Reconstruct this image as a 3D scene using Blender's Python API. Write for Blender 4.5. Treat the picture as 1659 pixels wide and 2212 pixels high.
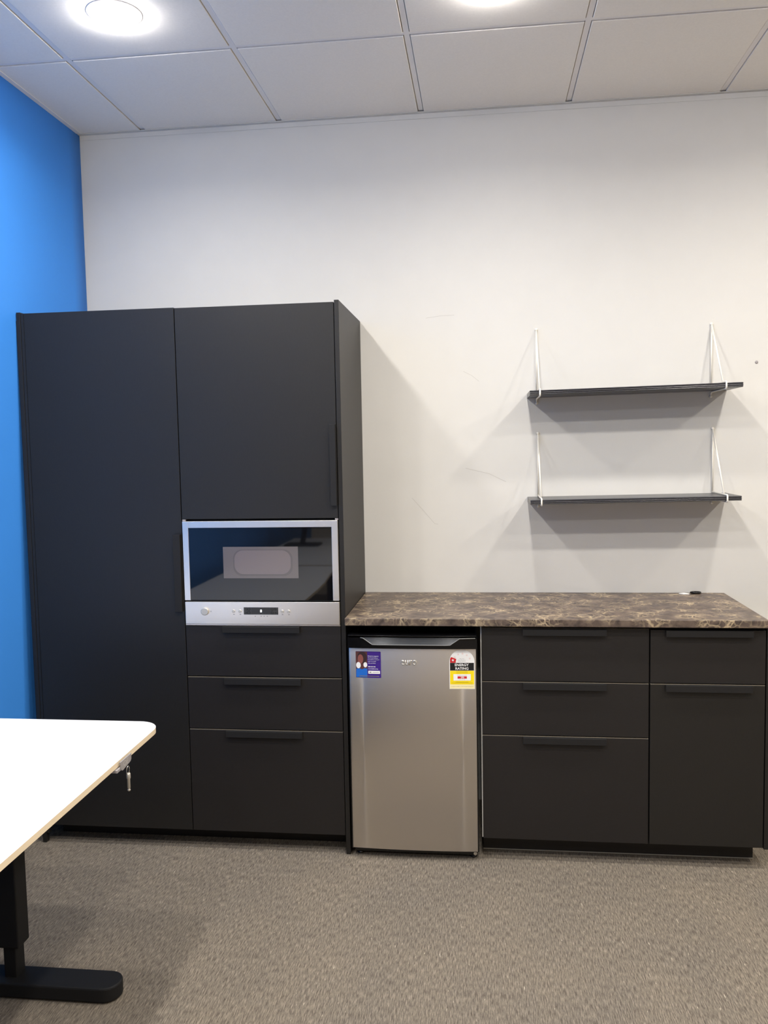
import bpy, bmesh, math, random
from mathutils import Vector, Matrix
random.seed(7)
for o in list(bpy.data.objects): bpy.data.objects.remove(o, do_unlink=True)
S = bpy.context.scene
COL = S.collection

# ------------------------------------------------------------------ camera
CX, CY, CZ, YAW, PITCH, ROLL, FPX = 1.7352, -3.5865, 1.5434, -0.1188, -0.0765, -0.0187, 1811.04
F = Vector((math.sin(YAW)*math.cos(PITCH), math.cos(YAW)*math.cos(PITCH), math.sin(PITCH)))
R0 = Vector((math.cos(YAW), -math.sin(YAW), 0)); U0 = R0.cross(F)
R = R0*math.cos(ROLL)+U0*math.sin(ROLL); U = -R0*math.sin(ROLL)+U0*math.cos(ROLL)
cd = bpy.data.cameras.new('camera'); cam = bpy.data.objects.new('camera', cd); COL.objects.link(cam)
cam.matrix_world = Matrix(((R.x, U.x, -F.x, CX), (R.y, U.y, -F.y, CY), (R.z, U.z, -F.z, CZ), (0, 0, 0, 1)))
cd.sensor_fit = 'HORIZONTAL'; cd.sensor_width = 36; cd.lens = 36*FPX/1659; cd.clip_start = .02
S.camera = cam
# ------------------------------------------------------------------ world, exposure
w = bpy.data.worlds.new('world'); S.world = w; w.use_nodes = True
w.node_tree.nodes['Background'].inputs[0].default_value = (.8, .9, 1, 1)
w.node_tree.nodes['Background'].inputs[1].default_value = .15
S.view_settings.view_transform = 'Standard'; S.view_settings.look = 'None'
S.view_settings.gamma = 1; S.view_settings.use_curve_mapping = False
S.view_settings.exposure = -0.12
LAMP_SPREAD = 158
LAMP_ROW = [1.08, 1.1, 1.05, 1.1]
LAMP_W = 9.7                     # watts per ceiling downlight
LAMP_X = [.595, 1.775, 3.0, 4.2]
LAMP_Y = [-.95, -1.87, -2.65, -4.30]
LAMP_COL = {0: (1, .955, .895), 1: (1, .955, .89), 2: (1, .94, .85), 3: (1, .92, .79)}
H = 2.922                         # ceiling height
YF = -.539                        # plane of the cabinet fronts

# ------------------------------------------------------------------ helpers
def srgb(r, g, b):
    f = lambda c: (c/255/12.92) if c/255 <= .04045 else ((c/255+.055)/1.055)**2.4
    return (f(r), f(g), f(b), 1)
def mat(name, col, rough=.5, metal=0, spec=.5, emit=None, estr=0, coat=0):
    m = bpy.data.materials.new(name); m.use_nodes = True
    b = m.node_tree.nodes['Principled BSDF']
    b.inputs['Base Color'].default_value = col; b.inputs['Roughness'].default_value = rough
    b.inputs['Metallic'].default_value = metal; b.inputs['Specular IOR Level'].default_value = spec
    b.inputs['Coat Weight'].default_value = coat
    if emit: b.inputs['Emission Color'].default_value = emit; b.inputs['Emission Strength'].default_value = estr
    return m
def nodes(m): return m.node_tree.nodes, m.node_tree.links, m.node_tree.nodes['Principled BSDF']
def noise_bump(m, scale, strength, dist=.001, stretch=(1, 1, 1), detail=4, colvar=0):
    n, l, b = nodes(m)
    tc = n.new('ShaderNodeTexCoord'); mp = n.new('ShaderNodeMapping'); mp.inputs['Scale'].default_value = stretch
    nz = n.new('ShaderNodeTexNoise'); nz.inputs['Scale'].default_value = scale; nz.inputs['Detail'].default_value = detail
    bp = n.new('ShaderNodeBump'); bp.inputs['Strength'].default_value = strength; bp.inputs['Distance'].default_value = dist
    l.new(tc.outputs['Object'], mp.inputs[0]); l.new(mp.outputs[0], nz.inputs['Vector'])
    l.new(nz.outputs['Fac'], bp.inputs['Height']); l.new(bp.outputs[0], b.inputs['Normal'])
    if colvar:
        c = b.inputs['Base Color'].default_value[:]
        rp = n.new('ShaderNodeValToRGB')
        rp.color_ramp.elements[0].position = .3; rp.color_ramp.elements[1].position = .7
        rp.color_ramp.elements[0].color = [x*(1-colvar) for x in c[:3]]+[1]
        rp.color_ramp.elements[1].color = [min(1, x*(1+colvar)) for x in c[:3]]+[1]
        l.new(nz.outputs['Fac'], rp.inputs[0]); l.new(rp.outputs[0], b.inputs['Base Color'])
    return m

M = {}
M['wall'] = noise_bump(mat('painted_plaster', srgb(213, 211, 206), .75, spec=.3), 9, .12, .004, colvar=.012)
M['blue'] = noise_bump(mat('blue_paint', srgb(62, 142, 232), .6, spec=.35), 60, .08)
M['cream_wall'] = noise_bump(mat('cream_plaster', srgb(232, 218, 194), .75, spec=.3), 9, .12, .004)  # cream tint of these unseen walls chosen to warm the bounced light
M['tile'] = noise_bump(mat('ceiling_tile', srgb(246, 240, 231), .9, spec=.1), 160, .25, .001, colvar=.02)
M['tbar'] = mat('tbar_white', srgb(240, 235, 231), .5)
M['dark'] = noise_bump(mat('black_laminate', srgb(29, 27, 25), .46, spec=.42), 700, .12, .0004, (1, 1, .12), colvar=.15)
M['darkh'] = noise_bump(mat('black_laminate_flat_grain', srgb(30, 27, 26), .5, spec=.4), 700, .12, .0004, (.12, 1, 1), colvar=.15)
M['handle'] = mat('black_handle_metal', srgb(29, 28, 28), .6, spec=.3)
M['strip'] = mat('taupe_lit_edge', srgb(150, 140, 122), .4)  # colour of the lit line on the front tops
M['carcass'] = mat('white_melamine', srgb(225, 222, 215), .5)
M['void'] = mat('dark_recess', srgb(14, 14, 15), .8)
M['desk'] = mat('white_desktop', srgb(246, 244, 240), .35)
M['edge'] = mat('birch_edge_band', srgb(232, 214, 184), .5)
M['leg'] = noise_bump(mat('black_powder_coat', srgb(25, 25, 26), .62, spec=.25), 900, .15, .0003)
M['rod'] = mat('white_painted_wire', srgb(238, 234, 224), .4)
M['shelf'] = mat('black_lacquer', srgb(44, 44, 50), .3, spec=.7)
M['gloss'] = mat('gloss_black_plastic', srgb(12, 12, 14), .12)
M['scoop'] = mat('recess_reflection_grey', srgb(58, 60, 62), .12)  # grey reflections on the black recess are put into this colour
M['rim'] = mat('rim_highlight_grey', srgb(120, 120, 118), .2)  # lighter grey paints the highlight line along the recess lip
M['glass'] = mat('black_door_glass', (.004, .004, .005, 1), .03, spec=.6)
M['mesh'] = noise_bump(mat('perforated_oven_window', srgb(100, 93, 92), .12, spec=.6), 900, .02, .0002)
M['cavity'] = mat('oven_cavity_behind_window', srgb(112, 102, 102), .12, spec=.6)
M['cavsh'] = mat('oven_cavity_rim', srgb(92, 85, 85), .12, spec=.6)
M['grey'] = mat('grey_plastic', srgb(150, 145, 145), .5)
M['chrome'] = mat('polished_metal', srgb(225, 222, 215), .18, metal=1)
M['pin'] = mat('satin_metal', srgb(205, 200, 190), .4, metal=.6)
M['white'] = mat('white_print', srgb(245, 243, 238), .5)
M['black'] = mat('black_print', srgb(18, 18, 20), .5)
M['yellow'] = mat('yellow_print', srgb(250, 222, 20), .5)
M['cream'] = mat('pale_yellow_paper', srgb(250, 236, 178), .5)
M['red'] = mat('red_print', srgb(208, 28, 38), .5)
M['pink'] = mat('faint_star_print', srgb(238, 214, 205), .5)
M['txt'] = mat('grey_print', srgb(125, 115, 110), .5)
M['ochre'] = mat('ochre_print', srgb(196, 168, 20), .5)
M['purple'] = mat('purple_print', srgb(62, 32, 130), .45)
M['brown'] = mat('brown_print', srgb(92, 52, 48), .5)
M['skin'] = mat('skin_print', srgb(146, 84, 74), .5)
M['hair'] = mat('dark_hair_print', srgb(52, 34, 36), .5)
M['bluep'] = mat('blue_print', srgb(24, 104, 196), .5)
M['scuff'] = mat('pencil_scuff', srgb(186, 183, 176), .8)
M['digit'] = mat('lit_digit', srgb(240, 245, 250), .5, emit=(1, 1, 1, 1), estr=2.0)
M['lens'] = mat('lit_diffuser', (.9, .9, .9, 1), .5, emit=(1, .97, .95, 1), estr=100)
M['screen'] = mat('screen_black', srgb(10, 10, 12), .2)
M['fabric'] = noise_bump(mat('black_fabric', srgb(24, 24, 26), .9), 400, .4, .001)

def steel(name, col, rough, stretch, bump=.05):
    m = mat(name, col, rough, metal=1)
    n, l, b = nodes(m)
    tc = n.new('ShaderNodeTexCoord'); mp = n.new('ShaderNodeMapping'); mp.inputs['Scale'].default_value = stretch
    nz = n.new('ShaderNodeTexNoise'); nz.inputs['Scale'].default_value = 60; nz.inputs['Detail'].default_value = 6
    mr = n.new('ShaderNodeMapRange'); mr.inputs['To Min'].default_value = rough-.05; mr.inputs['To Max'].default_value = rough+.07
    bp = n.new('ShaderNodeBump'); bp.inputs['Strength'].default_value = bump; bp.inputs['Distance'].default_value = .0004
    l.new(tc.outputs['Object'], mp.inputs[0]); l.new(mp.outputs[0], nz.inputs['Vector'])
    l.new(nz.outputs['Fac'], mr.inputs['Value']); l.new(mr.outputs[0], b.inputs['Roughness'])
    l.new(nz.outputs['Fac'], bp.inputs['Height']); l.new(bp.outputs[0], b.inputs['Normal'])
    b.inputs['Anisotropic'].default_value = .5
    return m
M['steel'] = steel('brushed_stainless_steel', (.72, .685, .645, 1), .36, (.15, 1, 12))
M['steelb'] = steel('bright_stainless_steel', (.98, .91, .82, 1), .36, (.15, 1, 12))

def carpet():
    m = mat('loop_carpet', srgb(112, 103, 93), .95, spec=.1)
    n, l, b = nodes(m)
    tc = n.new('ShaderNodeTexCoord')
    def nz(scale, st, detail=5, rough=.65):
        mp = n.new('ShaderNodeMapping'); mp.inputs['Scale'].default_value = st
        a = n.new('ShaderNodeTexNoise'); a.inputs['Scale'].default_value = scale; a.inputs['Detail'].default_value = detail
        a.inputs['Roughness'].default_value = rough
        l.new(tc.outputs['Object'], mp.inputs[0]); l.new(mp.outputs[0], a.inputs['Vector']); return a
    fine = nz(330, (1, .10, 1), 5, .7); big = nz(2.2, (1, .7, 1), 3)
    fleck = nz(150, (1, .16, 1), 2)
    rp = n.new('ShaderNodeValToRGB'); e = rp.color_ramp.elements
    e[0].position = .34; e[0].color = srgb(80, 74, 67); e[1].position = .66; e[1].color = srgb(150, 140, 126)
    k = e.new(.5); k.color = srgb(117, 109, 98)
    l.new(fine.outputs['Fac'], rp.inputs[0])
    fr = n.new('ShaderNodeValToRGB'); fr.color_ramp.elements[0].position = .68; fr.color_ramp.elements[1].position = .76
    l.new(fleck.outputs['Fac'], fr.inputs[0])
    mx = n.new('ShaderNodeMixRGB'); mx.inputs[2].default_value = srgb(184, 174, 156)
    l.new(fr.outputs[0], mx.inputs[0]); l.new(rp.outputs[0], mx.inputs[1])
    br = n.new('ShaderNodeValToRGB'); br.color_ramp.elements[0].position = .35; br.color_ramp.elements[1].position = .7
    br.color_ramp.elements[0].color = (.88, .88, .89, 1); br.color_ramp.elements[1].color = (1.05, 1.03, 1, 1)
    l.new(big.outputs['Fac'], br.inputs[0])
    mu = n.new('ShaderNodeMixRGB'); mu.blend_type = 'MULTIPLY'; mu.inputs[0].default_value = 1
    l.new(mx.outputs[0], mu.inputs[1]); l.new(br.outputs[0], mu.inputs[2]); l.new(mu.outputs[0], b.inputs['Base Color'])
    bp = n.new('ShaderNodeBump'); bp.inputs['Strength'].default_value = .5; bp.inputs['Distance'].default_value = .003
    l.new(fine.outputs['Fac'], bp.inputs['Height']); l.new(bp.outputs[0], b.inputs['Normal'])
    return m
M['carpet'] = carpet()

def marble():
    m = mat('brown_marble_laminate', srgb(110, 96, 86), .38, spec=.35)
    n, l, b = nodes(m)
    tc = n.new('ShaderNodeTexCoord')
    wz = n.new('ShaderNodeTexNoise'); wz.inputs['Scale'].default_value = 14; wz.inputs['Detail'].default_value = 5
    l.new(tc.outputs['Object'], wz.inputs['Vector'])
    sub = n.new('ShaderNodeVectorMath'); sub.operation = 'SUBTRACT'; sub.inputs[1].default_value = (.5, .5, .5)
    sc = n.new('ShaderNodeVectorMath'); sc.operation = 'SCALE'; sc.inputs['Scale'].default_value = .09
    ad = n.new('ShaderNodeVectorMath'); ad.operation = 'ADD'
    l.new(wz.outputs['Color'], sub.inputs[0]); l.new(sub.outputs[0], sc.inputs[0])
    l.new(tc.outputs['Object'], ad.inputs[0]); l.new(sc.outputs[0], ad.inputs[1])
    def veins(scale, wdt):
        v = n.new('ShaderNodeTexVoronoi'); v.feature = 'DISTANCE_TO_EDGE'; v.inputs['Scale'].default_value = scale
        l.new(ad.outputs[0], v.inputs['Vector'])
        r = n.new('ShaderNodeMapRange'); r.inputs['From Min'].default_value = 0; r.inputs['From Max'].default_value = wdt
        r.inputs['To Min'].default_value = 1; r.inputs['To Max'].default_value = 0
        l.new(v.outputs['Distance'], r.inputs['Value']); return r
    v1 = veins(17, .075); v2 = veins(40, .12)
    msk = n.new('ShaderNodeTexNoise'); msk.inputs['Scale'].default_value = 11; msk.inputs['Detail'].default_value = 4
    l.new(tc.outputs['Object'], msk.inputs['Vector'])
    mr = n.new('ShaderNodeMapRange'); mr.inputs['From Min'].default_value = .42; mr.inputs['From Max'].default_value = .64
    l.new(msk.outputs['Fac'], mr.inputs['Value'])
    a1 = n.new('ShaderNodeMath'); a1.operation = 'MULTIPLY'; l.new(v1.outputs[0], a1.inputs[0]); l.new(mr.outputs[0], a1.inputs[1])
    a2 = n.new('ShaderNodeMath'); a2.operation = 'MULTIPLY'; l.new(v2.outputs[0], a2.inputs[0]); l.new(mr.outputs[0], a2.inputs[1])
    a3 = n.new('ShaderNodeMath'); a3.operation = 'MULTIPLY'; a3.inputs[1].default_value = .55; l.new(a2.outputs[0], a3.inputs[0])
    a4 = n.new('ShaderNodeMath'); a4.operation = 'MAXIMUM'; l.new(a1.outputs[0], a4.inputs[0]); l.new(a3.outputs[0], a4.inputs[1])
    cl = n.new('ShaderNodeTexNoise'); cl.inputs['Scale'].default_value = 30; cl.inputs['Detail'].default_value = 6
    l.new(ad.outputs[0], cl.inputs['Vector'])
    rp = n.new('ShaderNodeValToRGB'); e = rp.color_ramp.elements
    e[0].position = .32; e[0].color = srgb(64, 55, 52); e[1].position = .7; e[1].color = srgb(112, 97, 85)
    l.new(cl.outputs['Fac'], rp.inputs[0])
    mx = n.new('ShaderNodeMixRGB'); mx.inputs[2].default_value = srgb(186, 166, 134)
    l.new(a4.outputs[0], mx.inputs[0]); l.new(rp.outputs[0], mx.inputs[1]); l.new(mx.outputs[0], b.inputs['Base Color'])
    return m
M['marble'] = marble()

def link(name, bm, m, parent=None, smooth=False):
    me = bpy.data.meshes.new(name)
    bmesh.ops.recalc_face_normals(bm, faces=bm.faces[:])
    bm.to_mesh(me); bm.free()
    ms = m if isinstance(m, (list, tuple)) else [m]
    for x in ms: me.materials.append(M[x] if isinstance(x, str) else x)
    if smooth:
        for p in me.polygons: p.use_smooth = True
    o = bpy.data.objects.new(name, me); COL.objects.link(o)
    if parent:
        o.parent = parent
        # geometry is written in world coordinates, so undo the parent chain's offset
        off = Vector((0, 0, 0)); q = parent
        while q: off += q.location; q = q.parent
        o.location = -off
    return o
def thing(name, label, cat, loc=(0, 0, 0), group=None):
    o = bpy.data.objects.new(name, None); COL.objects.link(o); o.location = loc; o.empty_display_size = .05
    return tag(o, label, cat, group)
def tag(o, label, cat, group=None):
    o['label'] = label; o['category'] = cat
    if group: o['group'] = group
    return o
def struct(o): o['kind'] = 'structure'; return o
def box(bm, x0, x1, y0, y1, z0, z1, bev=0, mi=0):
    t = bmesh.new()
    bmesh.ops.create_cube(t, size=1)
    for v in t.verts: v.co = Vector((x0+(v.co.x+.5)*(x1-x0), y0+(v.co.y+.5)*(y1-y0), z0+(v.co.z+.5)*(z1-z0)))
    if bev: bmesh.ops.bevel(t, geom=t.edges[:], offset=bev, segments=2, profile=.5, affect='EDGES')
    merge(bm, t, mi)
def merge(bm, t, mi=0):
    mp = [bm.verts.new(v.co) for v in t.verts]; t.verts.index_update()
    for f in t.faces:
        try: g = bm.faces.new([mp[v.index] for v in f.verts]); g.material_index = mi; g.smooth = f.smooth
        except ValueError: pass
    t.free()
def B(x0, x1, y0, y1, z0, z1, bev=0):
    bm = bmesh.new(); box(bm, x0, x1, y0, y1, z0, z1, bev); return bm
def tube(bm, pts, r, seg=10, closed=False, mi=0):
    pts = [Vector(p) for p in pts]; n = len(pts); rings = []
    up = Vector((0, 0, 1))
    for i, p in enumerate(pts):
        a = pts[i-1] if (i > 0 or closed) else p; c = pts[(i+1) % n] if (i < n-1 or closed) else p
        d = (c-a).normalized()
        if i == 0:
            ref = up if abs(d.dot(up)) < .9 else Vector((1, 0, 0)); s = d.cross(ref).normalized()
        else: s = (s-d*s.dot(d)).normalized()
        t = d.cross(s)
        rings.append([bm.verts.new(p+(s*math.cos(q)+t*math.sin(q))*r) for q in [2*math.pi*k/seg for k in range(seg)]])
    for i in range(n if closed else n-1):
        a, b = rings[i], rings[(i+1) % n]
        for k in range(seg):
            f = bm.faces.new((a[k], a[(k+1) % seg], b[(k+1) % seg], b[k])); f.smooth = True; f.material_index = mi
    if not closed:
        bm.faces.new(rings[0][::-1]); bm.faces.new(rings[-1])
def lathe(bm, prof, c, axis='z', seg=32, mi=0):
    """prof: (radius, offset along axis)"""
    rings = []
    for r, h in prof:
        ring = []
        for k in range(seg):
            a = 2*math.pi*k/seg; u, v = r*math.cos(a), r*math.sin(a)
            p = {'z': (u, v, h), 'y': (u, h, v), 'x': (h, u, v)}[axis]
            ring.append(bm.verts.new(Vector(c)+Vector(p)))
        rings.append(ring)
    for a, b in zip(rings, rings[1:]):
        for k in range(seg):
            f = bm.faces.new((a[k], a[(k+1) % seg], b[(k+1) % seg], b[k])); f.smooth = True; f.material_index = mi
    bm.faces.new(rings[0]); bm.faces.new(rings[-1])
def prism(bm, poly, a0, a1, plane='xz', mi=0, bev=0):
    """extrude a polygon; plane xz along y, xy along z, yz along x"""
    t = bmesh.new()
    def P(u, v, h): return {'xz': (u, h, v), 'xy': (u, v, h), 'yz': (h, u, v)}[plane]
    lo = [t.verts.new(P(u, v, a0)) for u, v in poly]; hi = [t.verts.new(P(u, v, a1)) for u, v in poly]
    t.faces.new(lo); t.faces.new(hi[::-1]); n = len(poly)
    for i in range(n): t.faces.new((lo[i], lo[(i+1) % n], hi[(i+1) % n], hi[i]))
    bmesh.ops.recalc_face_normals(t, faces=t.faces[:])
    if bev: bmesh.ops.bevel(t, geom=t.edges[:], offset=bev, segments=2, profile=.5, affect='EDGES')
    merge(bm, t, mi)
def flat(poly, y):                      # one flat face in the xz plane
    bm = bmesh.new(); bm.faces.new([bm.verts.new((u, y, v)) for u, v in poly]); return bm
def arc(cx, cz, r, a0, a1, n=16, rz=None):
    rz = rz or r
    return [(cx+r*math.cos(math.radians(a0+(a1-a0)*k/n)), cz+rz*math.sin(math.radians(a0+(a1-a0)*k/n))) for k in range(n+1)]
def rrect(x0, x1, z0, z1, r, n=6):
    return (arc(x1-r, z1-r, r, 0, 90, n)+arc(x0+r, z1-r, r, 90, 180, n)+arc(x0+r, z0+r, r, 180, 270, n)+arc(x1-r, z0+r, r, 270, 360, n))
def text_bm(s, x0, x1, zc, y, h=None, align='center', extrude=0, bold=0):
    """lettering in the xz plane fitted into x0..x1 (or height h), facing -y"""
    c = bpy.data.curves.new('t', 'FONT'); c.body = s; c.size = 1; c.extrude = 0; c.offset = bold
    c.resolution_u = 3
    o = bpy.data.objects.new('t', c); COL.objects.link(o)
    dg = bpy.context.evaluated_depsgraph_get(); me = bpy.data.meshes.new_from_object(o.evaluated_get(dg))
    bm = bmesh.new(); bm.from_mesh(me)
    bpy.data.objects.remove(o); bpy.data.curves.remove(c); bpy.data.meshes.remove(me)
    xs = [v.co.x for v in bm.verts]; ys = [v.co.y for v in bm.verts]
    lx, hx, ly, hy = min(xs), max(xs), min(ys), max(ys)
    sx = (x1-x0)/(hx-lx); sz = h/(hy-ly) if h else sx
    for v in bm.verts: v.co = Vector((x0+(v.co.x-lx)*sx, y, zc+(v.co.y-(ly+hy)/2)*sz))
    if extrude:
        r = bmesh.ops.extrude_face_region(bm, geom=bm.faces[:])
        for e in r['geom']:
            if isinstance(e, bmesh.types.BMVert): e.co.y += extrude
    return bm

# ------------------------------------------------------------------ room shell
XR, YB = 6.4, -6.2
def wl(y, z=H):                         # the blue wall leans: plumb in the corner, running out towards the floor
    return .003-.062*min(-y, .62)*(H-z)
struct(link('floor', B(-.6, XR+.3, YB-.3, .15, -.1, 0), 'carpet'))
wb = struct(link('wall_back', B(-.3, XR+.2, 0, .12, 0, H+.12), 'wall'))
bm = bmesh.new(); ys = [0, -.1, -.2, -.3, -.4, -.5, -.62, YB]; zs = [0, .5, 1, 1.5, 2, 2.5, H+.12]
gv = [[bm.verts.new((wl(y, z), y, z)) for z in zs] for y in ys]
gb = [[bm.verts.new((-.32, y, z)) for z in zs] for y in ys]
for g_, fl in ((gv, 0), (gb, 1)):
    for i in range(len(ys)-1):
        for k in range(len(zs)-1): bm.faces.new((g_[i][k], g_[i+1][k], g_[i+1][k+1], g_[i][k+1])).smooth = True
for i in range(len(ys)-1):
    for k in (0, len(zs)-1): bm.faces.new((gv[i][k], gv[i+1][k], gb[i+1][k], gb[i][k]))
for k in range(len(zs)-1):
    for i in (0, len(ys)-1): bm.faces.new((gv[i][k], gv[i][k+1], gb[i][k+1], gb[i][k]))
struct(link('wall_left', bm, 'blue'))
struct(link('wall_right', B(XR, XR+.12, YB, 0, 0, H+.12), 'cream_wall'))
struct(link('wall_front', B(-.3, XR+.2, YB-.12, YB, 0, H+.12), 'cream_wall'))
# ceiling: lay-in tiles with tee bars between them
bm = bmesh.new()
GX = [.297+.598*k for k in range(-1, 12)]; GY = [0, -.672]+[-.672-.6*k for k in range(1, 11)]
box(bm, -.4, XR+.2, YB-.1, .1, H+.03, H+.12, mi=0)
for i in range(len(GX)-1):
    for j in range(len(GY)-1):
        if GX[i] > XR or GY[j+1] < YB-.5: continue
        box(bm, GX[i]+.012, GX[i+1]-.012, GY[j+1]+.012, GY[j]-.012, H, H+.02, bev=.002, mi=0)
for x in GX: box(bm, x-.0095, x+.0095, YB-.1, .0, H+.004, H+.03, mi=1)
for y in GY[1:]: box(bm, -.35, XR, y-.0095, y+.0095, H+.0046, H+.03, mi=1)
struct(link('ceiling', bm, ['tile', 'tbar']))
bm = bmesh.new(); box(bm, wl(0)+.001, XR, -.022, -.0005, H-.0025, H-.0005); box(bm, wl(0)+.001, XR, -.0025, -.0005, H-.022, H-.0025)
struct(link('trim_1', bm, 'wall'))
bm = bmesh.new(); prism(bm, [(wl(-.03)+.0005, -.03), (wl(YB)+.0005, YB), (wl(YB)+.02, YB), (wl(-.03)+.02, -.03)], H-.0025, H-.0005, 'xy')
struct(link('trim_2', bm, 'tbar'))
# hairline scuffs and a fixing hole on the back wall
def scuff(pts, wd=.0016):
    bm = bmesh.new()
    for (a, b), (c, d) in zip(pts, pts[1:]):
        L = math.hypot(c-a, d-b); nx, nz = -(d-b)/L*wd/2, (c-a)/L*wd/2
        f = [bm.verts.new((a+nx, -.0004, b+nz)), bm.verts.new((c+nx, -.0004, d+nz)), bm.verts.new((c-nx, -.0004, d-nz)), bm.verts.new((a-nx, -.0004, b-nz))]
        bm.faces.new(f)
    link('scuff_mark', bm, 'scuff', wb)
scuff([(1.43, 1.325), (1.47, 1.28), (1.525, 1.215), (1.54, 1.212)], .0013)
scuff([(1.655, 1.858), (1.69, 1.84), (1.72, 1.815)], .0013)
scuff([(1.66, 1.45), (1.76, 1.425), (1.83, 1.39)], .0015)
scuff([(1.50, 2.085), (1.56, 2.092), (1.62, 2.094)], .0013)
bm = bmesh.new(); lathe(bm, [(.0065, 0), (.0055, -.002), (.003, -.0025)], (2.838, -.0002, 1.861), 'y', 16)
tag(link('wall_plug', bm, 'grey'), 'tiny grey wall plug in the pale wall right of the upper shelf', 'wall plug')

# ------------------------------------------------------------------ ceiling downlights
def downlight(i, x, y, j=0):
    names = {(0, 0): 'round white ceiling downlight glaring at the top left near the blue wall',
             (1, 0): 'round ceiling downlight over the fridge, just at the top edge'}
    t = thing('ceiling_light', 'recessed round ceiling downlight out of the frame behind the camera', 'ceiling light', (x, y, H), 'ceiling downlights')
    bm = bmesh.new(); lathe(bm, [(.061, 0), (.061, -.0025), (.064, -.003), (.085, -.002), (.087, 0)], (x, y, H), 'z', 40)
    link('trim_ring', bm, 'tbar', t)
    bm = bmesh.new(); lathe(bm, [(.06, -.0012), (.06, -.022), (.057, -.024)], (x, y, H), 'z', 40)  # glowing side hangs deep, shaped to brighten the ceiling around the lamp
    link('diffuser', bm, 'lens', t)
    ld = bpy.data.lights.new('bulb', 'AREA'); ld.shape = 'DISK'; ld.size = .112; ld.energy = LAMP_W*LAMP_ROW[j]; ld.spread = math.radians(LAMP_SPREAD); ld.color = LAMP_COL[i]
    lo = bpy.data.objects.new('bulb', ld); COL.objects.link(lo); lo.parent = t; lo.location = (0, 0, -.0265)
    return t
pos = ['in the back row at the top left, beside the blue wall', 'in the back row above the fridge', 'in the back row above the wall shelves']
for i, x in enumerate(LAMP_X):
    for j, y in enumerate(LAMP_Y):
        t = downlight(i, x, y, j)
        if j == 0 and i < 3: t['label'] = 'round glaring ceiling downlight '+pos[i]
        elif j == 0: t['label'] = 'round ceiling downlight in the back row, beyond the right end of the worktop'; t['group'] = 'right hand back row downlights'
        else: t['group'] = 'downlights behind the back row'; t['label'] = 'round ceiling downlight in the rows nearer the camera than the back row'

# ------------------------------------------------------------------ cabinets
FT = .018
def front(name, parent, x0, x1, z0, z1, m='dark'):
    return link(name, B(x0, x1, YF, YF+FT, z0, z1, .0008), m, parent)
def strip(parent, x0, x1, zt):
    return link('lit_edge_strip', B(x0+.0005, x1-.0005, YF+.0002, YF+FT-.0005, zt+.0017, zt+.0024), 'strip', parent)  # added strip, its pale colour stands in for the lit top edge
def hhandle(parent, x0, x1, zt):
    bm = bmesh.new()
    box(bm, x0, x1, YF-.0155, YF-.0125, zt-.022, zt+.0012, .0006)
    box(bm, x0, x1, YF-.014, YF+.012, zt+.0002, zt+.0016)
    return link('handle', bm, 'handle', parent)
def vhandle(parent, x0, x1, z0, z1):
    bm = bmesh.new()
    box(bm, x0, x1, YF-.0155, YF-.0125, z0, z1, .0006)
    box(bm, x1-.0012, x1+.0004, YF-.014, YF+.012, z0, z1)
    return link('handle', bm, 'handle', parent)
def carcass(parent, x0, x1, z0, z1, m, shelves=()):
    bm = bmesh.new(); t = .016; y0, y1 = YF+FT+.001, -.012
    box(bm, x0, x0+t, y0, y1, z0, z1); box(bm, x1-t, x1, y0, y1, z0, z1)
    box(bm, x0+t, x1-t, y0, y1, z0, z0+t); box(bm, x0+t, x1-t, y0, y1, z1-t, z1)
    box(bm, x0+t, x1-t, y1-.006, y1, z0+t, z1-t)
    for s in shelves: box(bm, x0+t, x1-t, y0+.01, y1-.006, s-t/2, s+t/2)
    return link('body', bm, m, parent)

# tall larder cabinet at the blue wall
t = thing('tall_cabinet', 'tall black pantry cabinet with one full-height door beside the blue wall', 'cabinet', (.3, YF, .0))
carcass(t, .0075, .6, .083, 2.075, 'void', (.9,))
d = front('door', t, .008, .5985, .075, 2.0765)
vhandle(d, .5675, .5945, .936, 1.231)
# tall cabinet round the microwave
t = thing('tall_cabinet', 'tall black cabinet housing the microwave, door above and three drawers below', 'cabinet', (.9, YF, 0))
carcass(t, .6005, 1.201, .083, 2.075, 'void', (.88, 1.286))
d = front('door', t, .6015, 1.2, 1.288, 2.0745); vhandle(d, 1.1765, 1.1985, 1.334, 1.632)
for z0, z1 in ((.075, .474), (.4805, .679), (.6865, .879)):
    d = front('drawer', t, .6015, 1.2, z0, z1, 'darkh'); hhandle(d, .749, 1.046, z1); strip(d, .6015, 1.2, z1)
# base cabinets under the worktop
t = thing('base_cabinet', 'wide black base cabinet of three drawers right of the fridge', 'cabinet', (2.02, YF, 0))
carcass(t, 1.7225, 2.3195, .083, .8885, 'void')  # white boards coloured near-black to hold the shade in the gaps
link('white_side', B(1.7182, 1.7222, YF+.012, -.012, .083, .8885), 'carcass', t)['label'] = 'white unfinished cabinet side beside the fridge'
for z0, z1 in ((.084, .4745), (.481, .6765), (.683, .8765)):
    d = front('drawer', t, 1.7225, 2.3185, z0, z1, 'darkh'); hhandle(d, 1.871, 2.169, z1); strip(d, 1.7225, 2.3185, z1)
t = thing('base_cabinet', 'narrow black base cabinet at the right end, one drawer over a deep door', 'cabinet', (2.52, YF, 0))
carcass(t, 2.3205, 2.7205, .083, .8885, 'void')  # same near-black gap shade painted on this carcass
d = front('drawer', t, 2.3235, 2.7185, .683, .8755, 'darkh'); hhandle(d, 2.375, 2.673, .8755)
d = front('door', t, 2.3235, 2.7185, .084, .6765); hhandle(d, 2.375, 2.673, .6765); strip(d, 2.3235, 2.7185, .6765)
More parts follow.
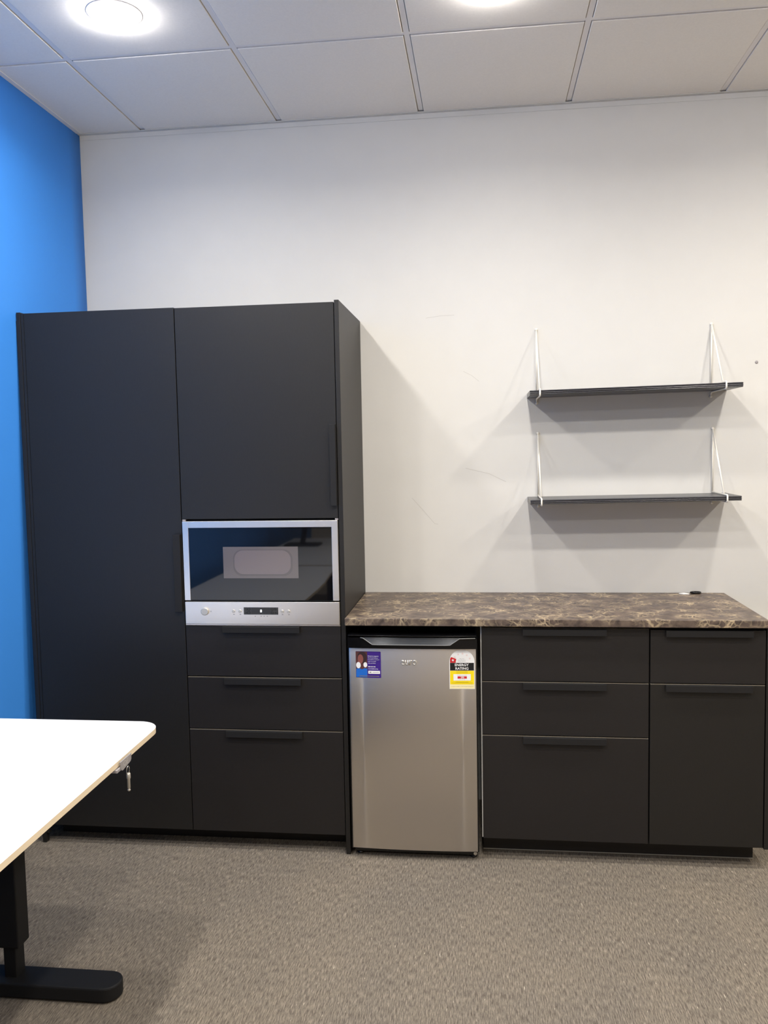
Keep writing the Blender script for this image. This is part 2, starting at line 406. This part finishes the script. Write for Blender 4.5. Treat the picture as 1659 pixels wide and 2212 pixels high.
# plinths
tag(link('plinth', B(.012, 1.2, -.44, -.425, .001, .074, .0008), 'darkh'), 'black recessed plinth under the two tall cabinets', 'plinth')
bm = B(1.722, 2.712, -.452, -.437, .001, .082, .0008)
p = tag(link('plinth', bm, 'darkh'), 'black recessed plinth under the two base cabinets', 'plinth')
link('seal_strip', B(1.722, 2.712, -.4545, -.4522, .0015, .004), 'pin', p)
# end and side panels
bm = bmesh.new(); box(bm, -.0215, -.0062, YF, YF+.022, .001, 2.081, .0008); box(bm, -.0050, .0062, YF+.001, YF+.020, .04, 2.0775, .0006)
tag(link('side_panel', bm, 'dark'), 'narrow black end panel squeezed between pantry cabinet and blue wall', 'panel')
tag(link('side_panel', B(1.2025, 1.2195, YF, -.001, .001, 2.0815, .0008), 'dark'), 'full-height black side panel between microwave cabinet and fridge', 'panel')
tag(link('side_panel', B(2.7225, 2.7385, YF, -.001, .078, .8885, .0008), 'dark'), 'low black end panel closing the right end of the base cabinets', 'panel')
tag(link('filler_strip', B(-.0252, -.0218, YF+.003, YF+.012, .02, 2.050), 'dark'), 'thin black filler strip against the blue wall, left of the end panel', 'filler strip')
# worktop
bm = B(1.2203, 2.7225, YF-.026, -.001, .8895, .917, .0022)
tag(link('worktop', bm, 'marble'), 'brown marble-patterned laminate worktop over fridge and base cabinets', 'worktop')
# scraps at the back edge of the worktop
bm = bmesh.new(); prism(bm, [(2.533, -.035), (2.548, -.050), (2.574, -.044), (2.556, -.022)], .9172, .9212, 'xy', bev=.0008)
tag(link('plaster_chip', bm, 'white'), 'small cream plaster chip lying at the back of the worktop', 'chip')
bm = bmesh.new(); tube(bm, [(2.584+.020+.018*math.cos(a)*(1+.15*math.sin(3*a)), -.024+.012*math.sin(a), .9215) for a in [k*math.pi/10 for k in range(20)]], .0042, 8, True)
tag(link('cable_loop', bm, 'gloss'), 'small dark loop of cable lying at the back edge of the worktop', 'cable')

# ------------------------------------------------------------------ built-in microwave
t = thing('microwave', 'built-in stainless steel microwave with black glass door in the tall cabinet', 'microwave', (.9, YF, .888))
link('housing', B(.62, 1.182, YF+.004, -.08, .897, 1.274), 'void', t)
bm = bmesh.new(); y0, y1 = YF-.006, YF+.012
box(bm, .6035, .6265, y0, y1, .979, 1.2795, .0008)
box(bm, 1.175, 1.1985, y0, y1, .979, 1.2795, .0008)
box(bm, .6265, 1.175, y0, y1, 1.255, 1.2795, .0006)
fr = link('door_frame', bm, 'steelb', t)
g = link('door_glass', B(.6268, 1.1748, YF-.0045, YF+.010, .9805, 1.2548), 'glass', t)
wbm = flat([(.7585, 1.0635), (1.0465, 1.0635), (1.0465, 1.1825), (.7585, 1.1825)], YF-.00475)
vw = link('viewing_window', wbm, 'mesh', t)
link('cavity_rim', flat(rrect(.797, 1.025, 1.072, 1.172, .034, 8), YF-.0050), 'cavsh', vw)
link('cavity', flat(rrect(.802, 1.018, 1.079, 1.169, .034, 8), YF-.0052), 'cavity', vw)
bm = B(.6045, 1.1985, YF-.008, YF+.012, .8885, .9735, .001)
cp = link('control_panel', bm, 'steelb', t)
link('lower_rail', B(.6035, 1.1985, YF-.004, YF+.010, .8835, .8872), 'steelb', t)
for x0 in (.6035, 1.189): link('corner_cap', B(x0, x0+.011, YF-.003, YF+.01, 1.2805, 1.2865), 'grey', t)
YP = YF-.008
ds = link('display', B(.833, .9655, YP-.0012, YP-.0001, .926, .9535, .0004), 'gloss', cp)
link('display_window', B(.864, .935, YP-.0016, YP-.0012, .9295, .9505), 'screen', ds)
link('digit', text_bm('8', .8965, .9035, .9402, YP-.0018, .0105, bold=.02), 'digit', ds)
for (x, z, r) in ((.844, .9455, .0035), (.853, .9465, .0055), (.852, .933, .0062), (.842, .933, .003), (.943, .946, .005), (.955, .947, .0045), (.943, .933, .0055), (.957, .933, .004)):
    bm = bmesh.new(); lathe(bm, [(r, 0), (r*.8, -.0007)], (x, YP-.0012, z), 'y', 16)
    link('touch_key', bm, 'screen', ds)
bm = bmesh.new(); lathe(bm, [(.0148, 0), (.0145, -.006), (.0125, -.007)], (.682, YP, .9375), 'y', 32)
link('knob', bm, 'pin', cp)
for x in (.7935, .8185, .981, 1.0055):
    bm = bmesh.new(); lathe(bm, [(.0062, 0), (.006, -.0025), (.005, -.003)], (x, YP, .9385), 'y', 20)
    b_ = link('button', bm, 'pin', cp)
for x in (.7945, .8195, .982, 1.0065):
    link('icon', B(x-.0028, x+.0028, YP-.0004, YP-.00005, .9255, .9275), 'txt', cp)
for x in (.877, .8995, .911, .923):
    link('icon', B(x-.002, x+.002, YP-.0004, YP-.00005, .919, .9208), 'txt', cp)
link('icon', text_bm('((', .7015, .7085, .9375, YP-.0004, .005), 'txt', cp)

# ------------------------------------------------------------------ bar fridge
t = thing('bar_fridge', 'small stainless steel bar fridge under the left end of the worktop', 'fridge', (1.467, -.3, 0))
XC, HW = 1.467, .241
def bulge(x): return -.553-.008*(1-min(1, ((x-XC)/HW)**2))
def bend(bm, y_ref):
    """slice along x and push the front out so it follows the door's gentle bow"""
    xs = [v.co.x for v in bm.verts]; a, b = min(xs), max(xs)
    k = int(a/.02)
    while k*.02 < b:
        if k*.02 > a+1e-4: bmesh.ops.bisect_plane(bm, geom=bm.verts[:]+bm.edges[:]+bm.faces[:], plane_co=(k*.02, 0, 0), plane_no=(1, 0, 0))
        k += 1
    for v in bm.verts: v.co.y += bulge(v.co.x)-y_ref
    return bm
link('body', B(1.2335, 1.7005, -.518, -.03, .02, .8495, .003), 'gloss', t)
# door shell (black edges) and stainless skin
bm = B(1.2275, 1.7065, -.001, .034, .0345, .8460, .002); bend(bm, 0)
dr = link('door', bm, 'gloss', t); dr['label'] = 'fridge door, black at its edges'
link('door_skin', bend(B(1.2325, 1.7015, -.0015, .0, .0375, .8055, .0004), 0), 'steel', dr, True)
# black top cap with trapezoid finger recess
xl, xr, zb, zt = 1.2290, 1.7050, .8065, .8455
bm = bmesh.new()
prism(bm, [(xl, zb), (xr, zb), (xr, zt), (1.646, zt), (1.609, .8205), (1.322, .8205), (1.285, zt), (xl, zt)], -.0125, -.001)
cap = link('top_cap', bend(bm, 0), 'gloss', dr)
bm = bmesh.new(); bm.faces.new([bm.verts.new(v) for v in ((1.286, -.0015, zt), (1.322, -.0118, .8207), (1.609, -.0118, .8207), (1.645, -.0015, zt))])
link('finger_recess', bend(bm, 0), 'scoop', dr)
rim = [(1.278, .8462), (1.288, .8448), (1.3225, .8208), (1.34, .8203), (1.59, .8203), (1.6085, .8208), (1.643, .8448), (1.70, .8462)]
bm = bmesh.new(); tube(bm, [(x, bulge(x)-.0135, z) for x, z in rim], .0016, 8)
link('handle_rim', bm, 'rim', dr)
bm = B(1.2300, 1.7035, -.012, .03, .8515, .8555, .0015); bend(bm, 0)
link('top_trim', bm, 'gloss', t)
link('base_grille', B(1.2385, 1.7005, -.535, -.50, .014, .033, .002), 'gloss', t)
for x in (1.255, 1.685):
    bm = bmesh.new(); lathe(bm, [(.014, 0), (.015, .004), (.011, .006), (.010, .02)], (x, -.512, .001), 'z', 20); link('foot', bm, 'gloss', t)
for x in (1.255, 1.685):
    bm = bmesh.new(); lathe(bm, [(.014, 0), (.015, .004), (.011, .006), (.010, .02)], (x, -.09, .001), 'z', 20); link('foot', bm, 'gloss', t)
bm = bmesh.new(); lathe(bm, [(.007, 0), (.0065, -.003)], (1.692, -.5355, .022), 'y', 16); link('base_screw', bm, 'chrome', t)
lg = text_bm('euro', 1.4265, 1.4845, .7535, -.0055, .0185, extrude=.0035, bold=.012)
link('brand_lettering', bend(lg, 0), 'pin', dr)
SK = -.0016
def decal(name, poly, m, lay, parent):
    return link(name, bend(flat(poly, SK-.00025*lay), 0), m, parent)
def dtext(s, x0, x1, z, h, m, lay, parent, bold=0):
    return link('lettering', bend(text_bm(s, x0, x1, z, SK-.00025*lay, h, bold=bold), 0), m, parent)
# energy label
def rect(x0, x1, z0, z1): return [(x0, z0), (x1, z0), (x1, z1), (x0, z1)]
ex0, ex1, ez0 = 1.6045, 1.6965, .6555; exc = (ex0+ex1)/2; er = (ex1-ex0)/2; ezc = .8020-er
EL = decal('energy_label', rect(ex0, ex1, ez0, ezc)[:2]+arc(exc, ezc, er, 0, 180, 24), 'white', 1, dr)
EL['label'] = 'arched white, black and yellow energy rating label'
decal('black_band', rect(ex0+.0025, ex1-.0025, .7245, .7530), 'black', 2, EL)
decal('yellow_field', rect(ex0+.0022, ex1-.0022, .6725, .7238), 'yellow', 2, EL)
decal('bottom_strip', rect(ex0+.0015, ex1-.0015, .6570, .6715), 'cream', 2, EL)
decal('red_tab', [(ex0+.0028, .7535), (1.6275, .7535), (1.6300, .7675), (1.6115, .7750), (1.6075, .7680)], 'red', 2, EL)
def star(cx, cz, r, rot=0):
    return [(cx+(r if k % 2 == 0 else r*.42)*math.cos(math.radians(90+rot+36*k)), cz+(r if k % 2 == 0 else r*.42)*math.sin(math.radians(90+rot+36*k))) for k in range(10)]
decal('star', star(1.6178, .7630, .0058), 'white', 3, EL)
for k in range(1, 6):
    a = math.radians(180-k*30-5); decal('star', star(exc+.0315*math.cos(a), .7560+.0315*math.sin(a), .0050, math.degrees(a)-90), 'pink', 2, EL)
dtext('ENERGY', 1.6245, 1.6755, .7455, .0095, 'white', 3, EL, .02)
dtext('RATING', 1.6265, 1.6740, .7322, .0095, 'white', 3, EL, .02)
dtext('The more', 1.6415, 1.6595, .7685, .0024, 'txt', 2, EL)
dtext('stars the more', 1.6365, 1.6640, .7637, .0022, 'txt', 2, EL)
dtext('energy efficient', 1.6360, 1.6645, .7590, .0027, 'txt', 2, EL)
decal('white_box', rect(1.6190, 1.6820, .6870, .7110), 'white', 3, EL)
decal('red_bar', rect(1.6340, 1.6680, .6945, .7030), 'red', 4, EL)
dtext('295', 1.6455, 1.6580, .6988, .0062, 'white', 5, EL, .02)
dtext('Energy consumption', 1.6335, 1.6680, .7070, .0024, 'txt', 4, EL)
dtext('kWh per year', 1.6400, 1.6615, .6905, .0024, 'txt', 4, EL)
dtext('Compare models at www.energyrating.gov.au', 1.6095, 1.6915, .6650, .0028, 'txt', 3, EL)
for (a, b, z) in ((1.630, 1.671, .7205), (1.630, 1.671, .7160), (1.627, 1.673, .6815), (1.612, 1.689, .6785)):
    decal('fine_print', rect(a, b, z-.0006, z+.0006), 'ochre', 3, EL)
# purple charity sticker with a photo
px0, px1, pz0, pz1 = 1.2575, 1.3520, .6930, .7925
PS = decal('charity_sticker', rrect(px0, px1, pz0, pz1, .003, 4), 'purple', 1, dr)
PS['label'] = 'purple sticker with a child photo on its left half'
PH = decal('photo', rect(px0, 1.3010, pz0+.0005, pz1-.001), 'brown', 2, PS)
decal('child_hair', arc(1.2815, .7690, .0185, 0, 360, 20, .0225), 'hair', 3, PH)
decal('child_face', arc(1.2755, .7635, .0105, 0, 360, 20, .0175), 'skin', 4, PH)
decal('blue_shirt', [(1.2580, .6945), (1.3005, .6945), (1.3005, .7270), (1.2900, .7290), (1.2800, .7240), (1.2700, .7300), (1.2590, .7260)], 'bluep', 3, PH)
decal('white_glove', arc(1.2675, .7400, .0088, 0, 360, 16, .0120), 'white', 5, PH)
decal('white_glove', arc(1.2935, .7420, .0072, 0, 360, 16, .0100), 'white', 5, PH)
tx = 1.3035
for s, w_, z, h, bd in (('Proud to support', .0400, .7745, .0042, .03), ('The Fred Hollows', .0375, .7680, .0038, 0), ('Foundation and give', .0430, .7615, .0038, 0),
                   ('sight to people', .0300, .7550, .0040, 0), ('who are blind', .0280, .7485, .0036, 0), ('1800 352 352', .0280, .7350, .0042, .03), ('www.hollows.org', .0370, .7265, .0042, .03)):
    dtext(s, tx, tx+w_, z, h, 'white', 2, PS, bd)
decal('white_panel', rrect(1.3040, 1.3480, .7085, .7200, .0015, 3), 'white', 2, PS)
decal('fine_print', rect(1.320, 1.344, .7135, .7145), 'txt', 3, PS)
decal('fine_print', rect(1.3085, 1.3155, .7125, .7155), 'txt', 3, PS)
decal('fine_print', rect(1.2700, 1.3450, .6985, .7010), 'txt', 6, PS)

# ------------------------------------------------------------------ wall shelves and brackets
SX0, SX1, SD = 1.9195, 2.7230, .222
def shelf(zl, zr, label, zt_l, zt_r):
    th = .0185
    t = tag(link('wall_shelf', shelf_bm(zl, zr, th), 'shelf'), label, 'shelf', 'black shelves on the back wall')
    return t
def shelf_bm(zl, zr, th):
    # profile of the front edge: three rounded ridges
    pr = [(-.001, 0), (-SD+.006, 0), (-SD+.002, .0012), (-SD, .0032), (-SD+.0005, .0050), (-SD+.003, .0058), (-SD+.003, .0064), (-SD, .0072), (-SD-.0006, .0092), (-SD, .0112),
          (-SD+.003, .0120), (-SD+.003, .0127), (-SD+.0004, .0136), (-SD, .0155), (-SD+.002, .0176), (-SD+.006, th), (-.001, th)]
    bm = bmesh.new(); prism(bm, pr, SX0, SX1, 'yz')
    for v in bm.verts: v.co.z += zl+(zr-zl)*(v.co.x-SX0)/(SX1-SX0)
    return bm
SH = [(1.7385, 1.7500, 'upper'), (1.3070, 1.3145, 'lower')]
for zl, zr, nm in SH: shelf(zl, zr, nm+' black shelf with a ridged front edge on white wire brackets', 0, 0)
def bracket(x, zs, ztop, side, nm):
    """closed white wire: up the wall, down a slope to the shelf front, round the shelf, back to the wall"""
    th = .0185; r = .0034; g = r+.0006
    t = thing('shelf_bracket', '%s white wire bracket holding the %s black shelf' % (side, nm), 'bracket', (x, 0, zs), 'white wire shelf brackets')
    yw = -.0055; yf = -SD-g-.0006; zt2 = zs+th+g; zb = zs-g
    bm = bmesh.new()
    tube(bm, [(x, yw, ztop), (x, yw, zt2)], r, 10)
    link('wall_rod', bm, 'rod', t)
    bm = bmesh.new(); tube(bm, [(x, yw-.001, ztop-.004), (x+.001, -SD*.78, zt2+.004)], r, 10)
    link('sloping_rod', bm, 'rod', t)
    bm = bmesh.new()
    c = .006
    tube(bm, [(x, yw, zt2+.001), (x, yf+c, zt2), (x, yf+c*.3, zt2-c*.3), (x, yf, zt2-c), (x, yf, zb+c), (x, yf+c*.3, zb+c*.3), (x, yf+c, zb), (x, -.02, zb), (x, -.009, zb-.004), (x, yw, zb-.012), (x, yw, zb-.016)], r, 10)
    link('shelf_clamp', bm, 'rod', t)
    for z, n_ in ((ztop, 'top'), (zb-.018, 'low')):
        bm = bmesh.new(); lathe(bm, [(.0062, 0), (.0062, -.004), (.0045, -.0085), (.002, -.0095)], (x, -.0008, z), 'y', 16)
        link('screw_eye', bm, 'rod', t)
for (zl, zr, nm), (xa, za, xb, zb_) in zip(SH, ((1.9585, 2.020, 2.6600, 2.019), (1.9630, 1.592, 2.6690, 1.597))):
    for x, zz, sd in ((xa, za, 'left'), (xb, zb_, 'right')):
        bracket(x, zl+(zr-zl)*(x-SX0)/(SX1-SX0), zz, sd, nm)

# ------------------------------------------------------------------ desk in the foreground
ZT = .73
def desktop(name, parent, poly, zt, th=.0155):
    bm = bmesh.new(); t2 = bmesh.new()
    lo = [t2.verts.new((x, y, zt-th)) for x, y in poly]; hi = [t2.verts.new((x, y, zt)) for x, y in poly]
    t2.faces.new(lo[::-1]); t2.faces.new(hi)
    n = len(poly)
    for i in range(n): t2.faces.new((lo[i], lo[(i+1) % n], hi[(i+1) % n], hi[i]))
    for v in t2.verts: bm.verts.new(v.co)
    bm.verts.ensure_lookup_table(); t2.verts.index_update()
    for f in t2.faces:
        g_ = bm.faces.new([bm.verts[v.index] for v in f.verts]); g_.material_index = 0 if abs(f.normal.z) > .5 or len(f.verts) > 4 else 1
    t2.free()
    return link(name, bm, ['desk', 'edge'], parent)
def a2(cx, cy, r, a0, a1, n=10): return arc(cx, cy, r, a0, a1, n)
t = thing('desk', 'white sit-stand desk with birch edge and black T-leg, in the left foreground', 'desk', (.38, -1.41, 0))
# the outline: back edge, rounded corner, long straight edge, a soft inward curve farther on
poly = [(.008, -1.205), ]+[p for p in reversed(a2(.695, -1.277, .072, 0, 90))]+[(.772, -2.25), (.765, -2.5), (.74, -2.8), (.72, -3.2), (.008, -3.2)]
desktop('desktop', t, poly, ZT)
bm = bmesh.new(); box(bm, .338, .405, -1.437, -1.378, .135, .700, .004); lc = link('leg_column', bm, 'leg', t)
link('inner_column', B(.353, .391, -1.430, -1.384, .040, .15, .003), 'leg', lc)
bm = bmesh.new(); prism(bm, [(.02, -1.372), (.02, -1.460)]+arc(.655, -1.416, .044, -90, 90, 12), .004, .046, 'xy', bev=.005)
link('foot', bm, 'leg', t)
for y in (-3.05,):
    bm = bmesh.new(); box(bm, .335, .425, y-.033, y+.033, .04, .700, .004); link('leg_column', bm, 'leg', t)
    bm = bmesh.new(); prism(bm, [(.02, y+.044), (.02, y-.044)]+arc(.655, y, .044, -90, 90, 12), .004, .046, 'xy', bev=.005)
    link('foot', bm, 'leg', t)
link('cross_beam', B(.355, .405, -3.02, -1.44, .655, .700, .003), 'leg', t)
link('support_arm', B(.10, .66, -1.435, -1.385, .682, .7045, .002), 'leg', t)
# grey tab under the desk edge and the pin hung on it
tb = bmesh.new()
prism(tb, [(-1.461, .729), (-1.462, .714), (-1.467, .709), (-1.518, .702), (-1.526, .706), (-1.530, .7285)], .7745, .7775, 'yz', bev=.0006)
box(tb, .715, .7747, -1.546, -1.468, .7045, .7125, .001)
gt = link('grey_tab', tb, 'grey', t); gt['label'] = 'grey plastic tab clipped under the desk edge'
tm = text_bm('OE', 0, .022, 0, 0, .014)
for v in tm.verts: v.co = Vector((.7779, -1.513+v.co.x*1.4, .7180+v.co.z))
link('embossed_mark', tm, 'scuff', gt)
pn = thing('locking_pin', 'small metal pin hanging from a ring at the desk edge tab', 'pin', (.782, -1.496, .64))
bm = bmesh.new(); tube(bm, [(.7815+.0005*math.sin(a), -1.496+.0085*math.cos(a), .694+.0125*math.sin(a)) for a in [k*math.pi/12 for k in range(24)]], .001, 8, True)
link('split_ring', bm, 'chrome', pn)
bm = bmesh.new(); lathe(bm, [(.0045, .684), (.0056, .681), (.0056, .670), (.0042, .668), (.0042, .643), (.003, .642), (.003, .6405), (.0042, .639), (.0042, .6365), (.0025, .6345)], (.7825, -1.4965, .003), 'z', 20)
link('pin_shaft', bm, 'pin', pn)

# ------------------------------------------------------------------ the far desk, monitor and chair that show in the microwave glass
t = thing('desk', 'second white desk farther along the blue wall, seen in the microwave glass', 'desk', (.4, -4.3, 0))
poly = [(.008, -3.25), (.70, -3.25)]+list(reversed(a2(.78, -3.75, .30, -20, 70)))+[(1.03, -5.0), (.008, -5.0)]
desktop('desktop', t, poly, ZT)
for y in (-3.45, -4.85):
    bm = bmesh.new(); box(bm, .335, .425, y-.033, y+.033, .04, .700, .004); link('leg_column', bm, 'leg', t)
    bm = bmesh.new(); prism(bm, [(.02, y+.044), (.02, y-.044)]+arc(.655, y, .044, -90, 90, 12), .004, .046, 'xy', bev=.005)
    link('foot', bm, 'leg', t)
t = thing('monitor', 'black computer monitor on a tilted stand, reflected in the microwave glass', 'monitor', (.20, -4.45, ZT))
bm = bmesh.new(); prism(bm, rrect(.06, .36, -4.56, -4.34, .03), ZT+.001, ZT+.014, 'xy'); link('base', bm, 'leg', t)
bm = bmesh.new(); tube(bm, [(.20, -4.47, ZT+.012), (.22, -4.50, ZT+.16), (.26, -4.47, ZT+.30)], .022, 12); link('stand', bm, 'leg', t)
link('screen', B(.03, .56, -4.455, -4.42, ZT+.15, ZT+.50, .004), 'screen', t)
CHY = -4.35
t = thing('office_chair', 'black office chair right of the desks, seen in the microwave glass', 'chair', (1.35, CHY, 0))
link('seat', B(1.12, 1.58, CHY-.23, CHY+.23, .44, .51, .03), 'fabric', t)
link('backrest', B(1.56, 1.62, CHY-.21, CHY+.21, .58, 1.02, .025), 'fabric', t)
bm = bmesh.new(); tube(bm, [(1.35, CHY, .09), (1.35, CHY, .44)], .028, 14); link('gas_lift', bm, 'leg', t)
bm = bmesh.new(); tube(bm, [(1.50, CHY, .455), (1.63, CHY, .47), (1.635, CHY, .7)], .018, 10); link('back_support', bm, 'leg', t)
for k in range(5):
    a = math.radians(72*k+18); dx, dy = math.cos(a), math.sin(a)
    bm = bmesh.new(); tube(bm, [(1.35, CHY, .10), (1.35+.15*dx, CHY+.15*dy, .09), (1.35+.30*dx, CHY+.30*dy, .068)], .018, 10); lg_ = link('leg', bm, 'leg', t)
    bm = bmesh.new(); lathe(bm, [(.018, -.02), (.028, -.014), (.028, .014), (.018, .02)], (1.35+.30*dx, CHY+.30*dy, .029), 'x', 16); link('caster', bm, 'gloss', lg_)
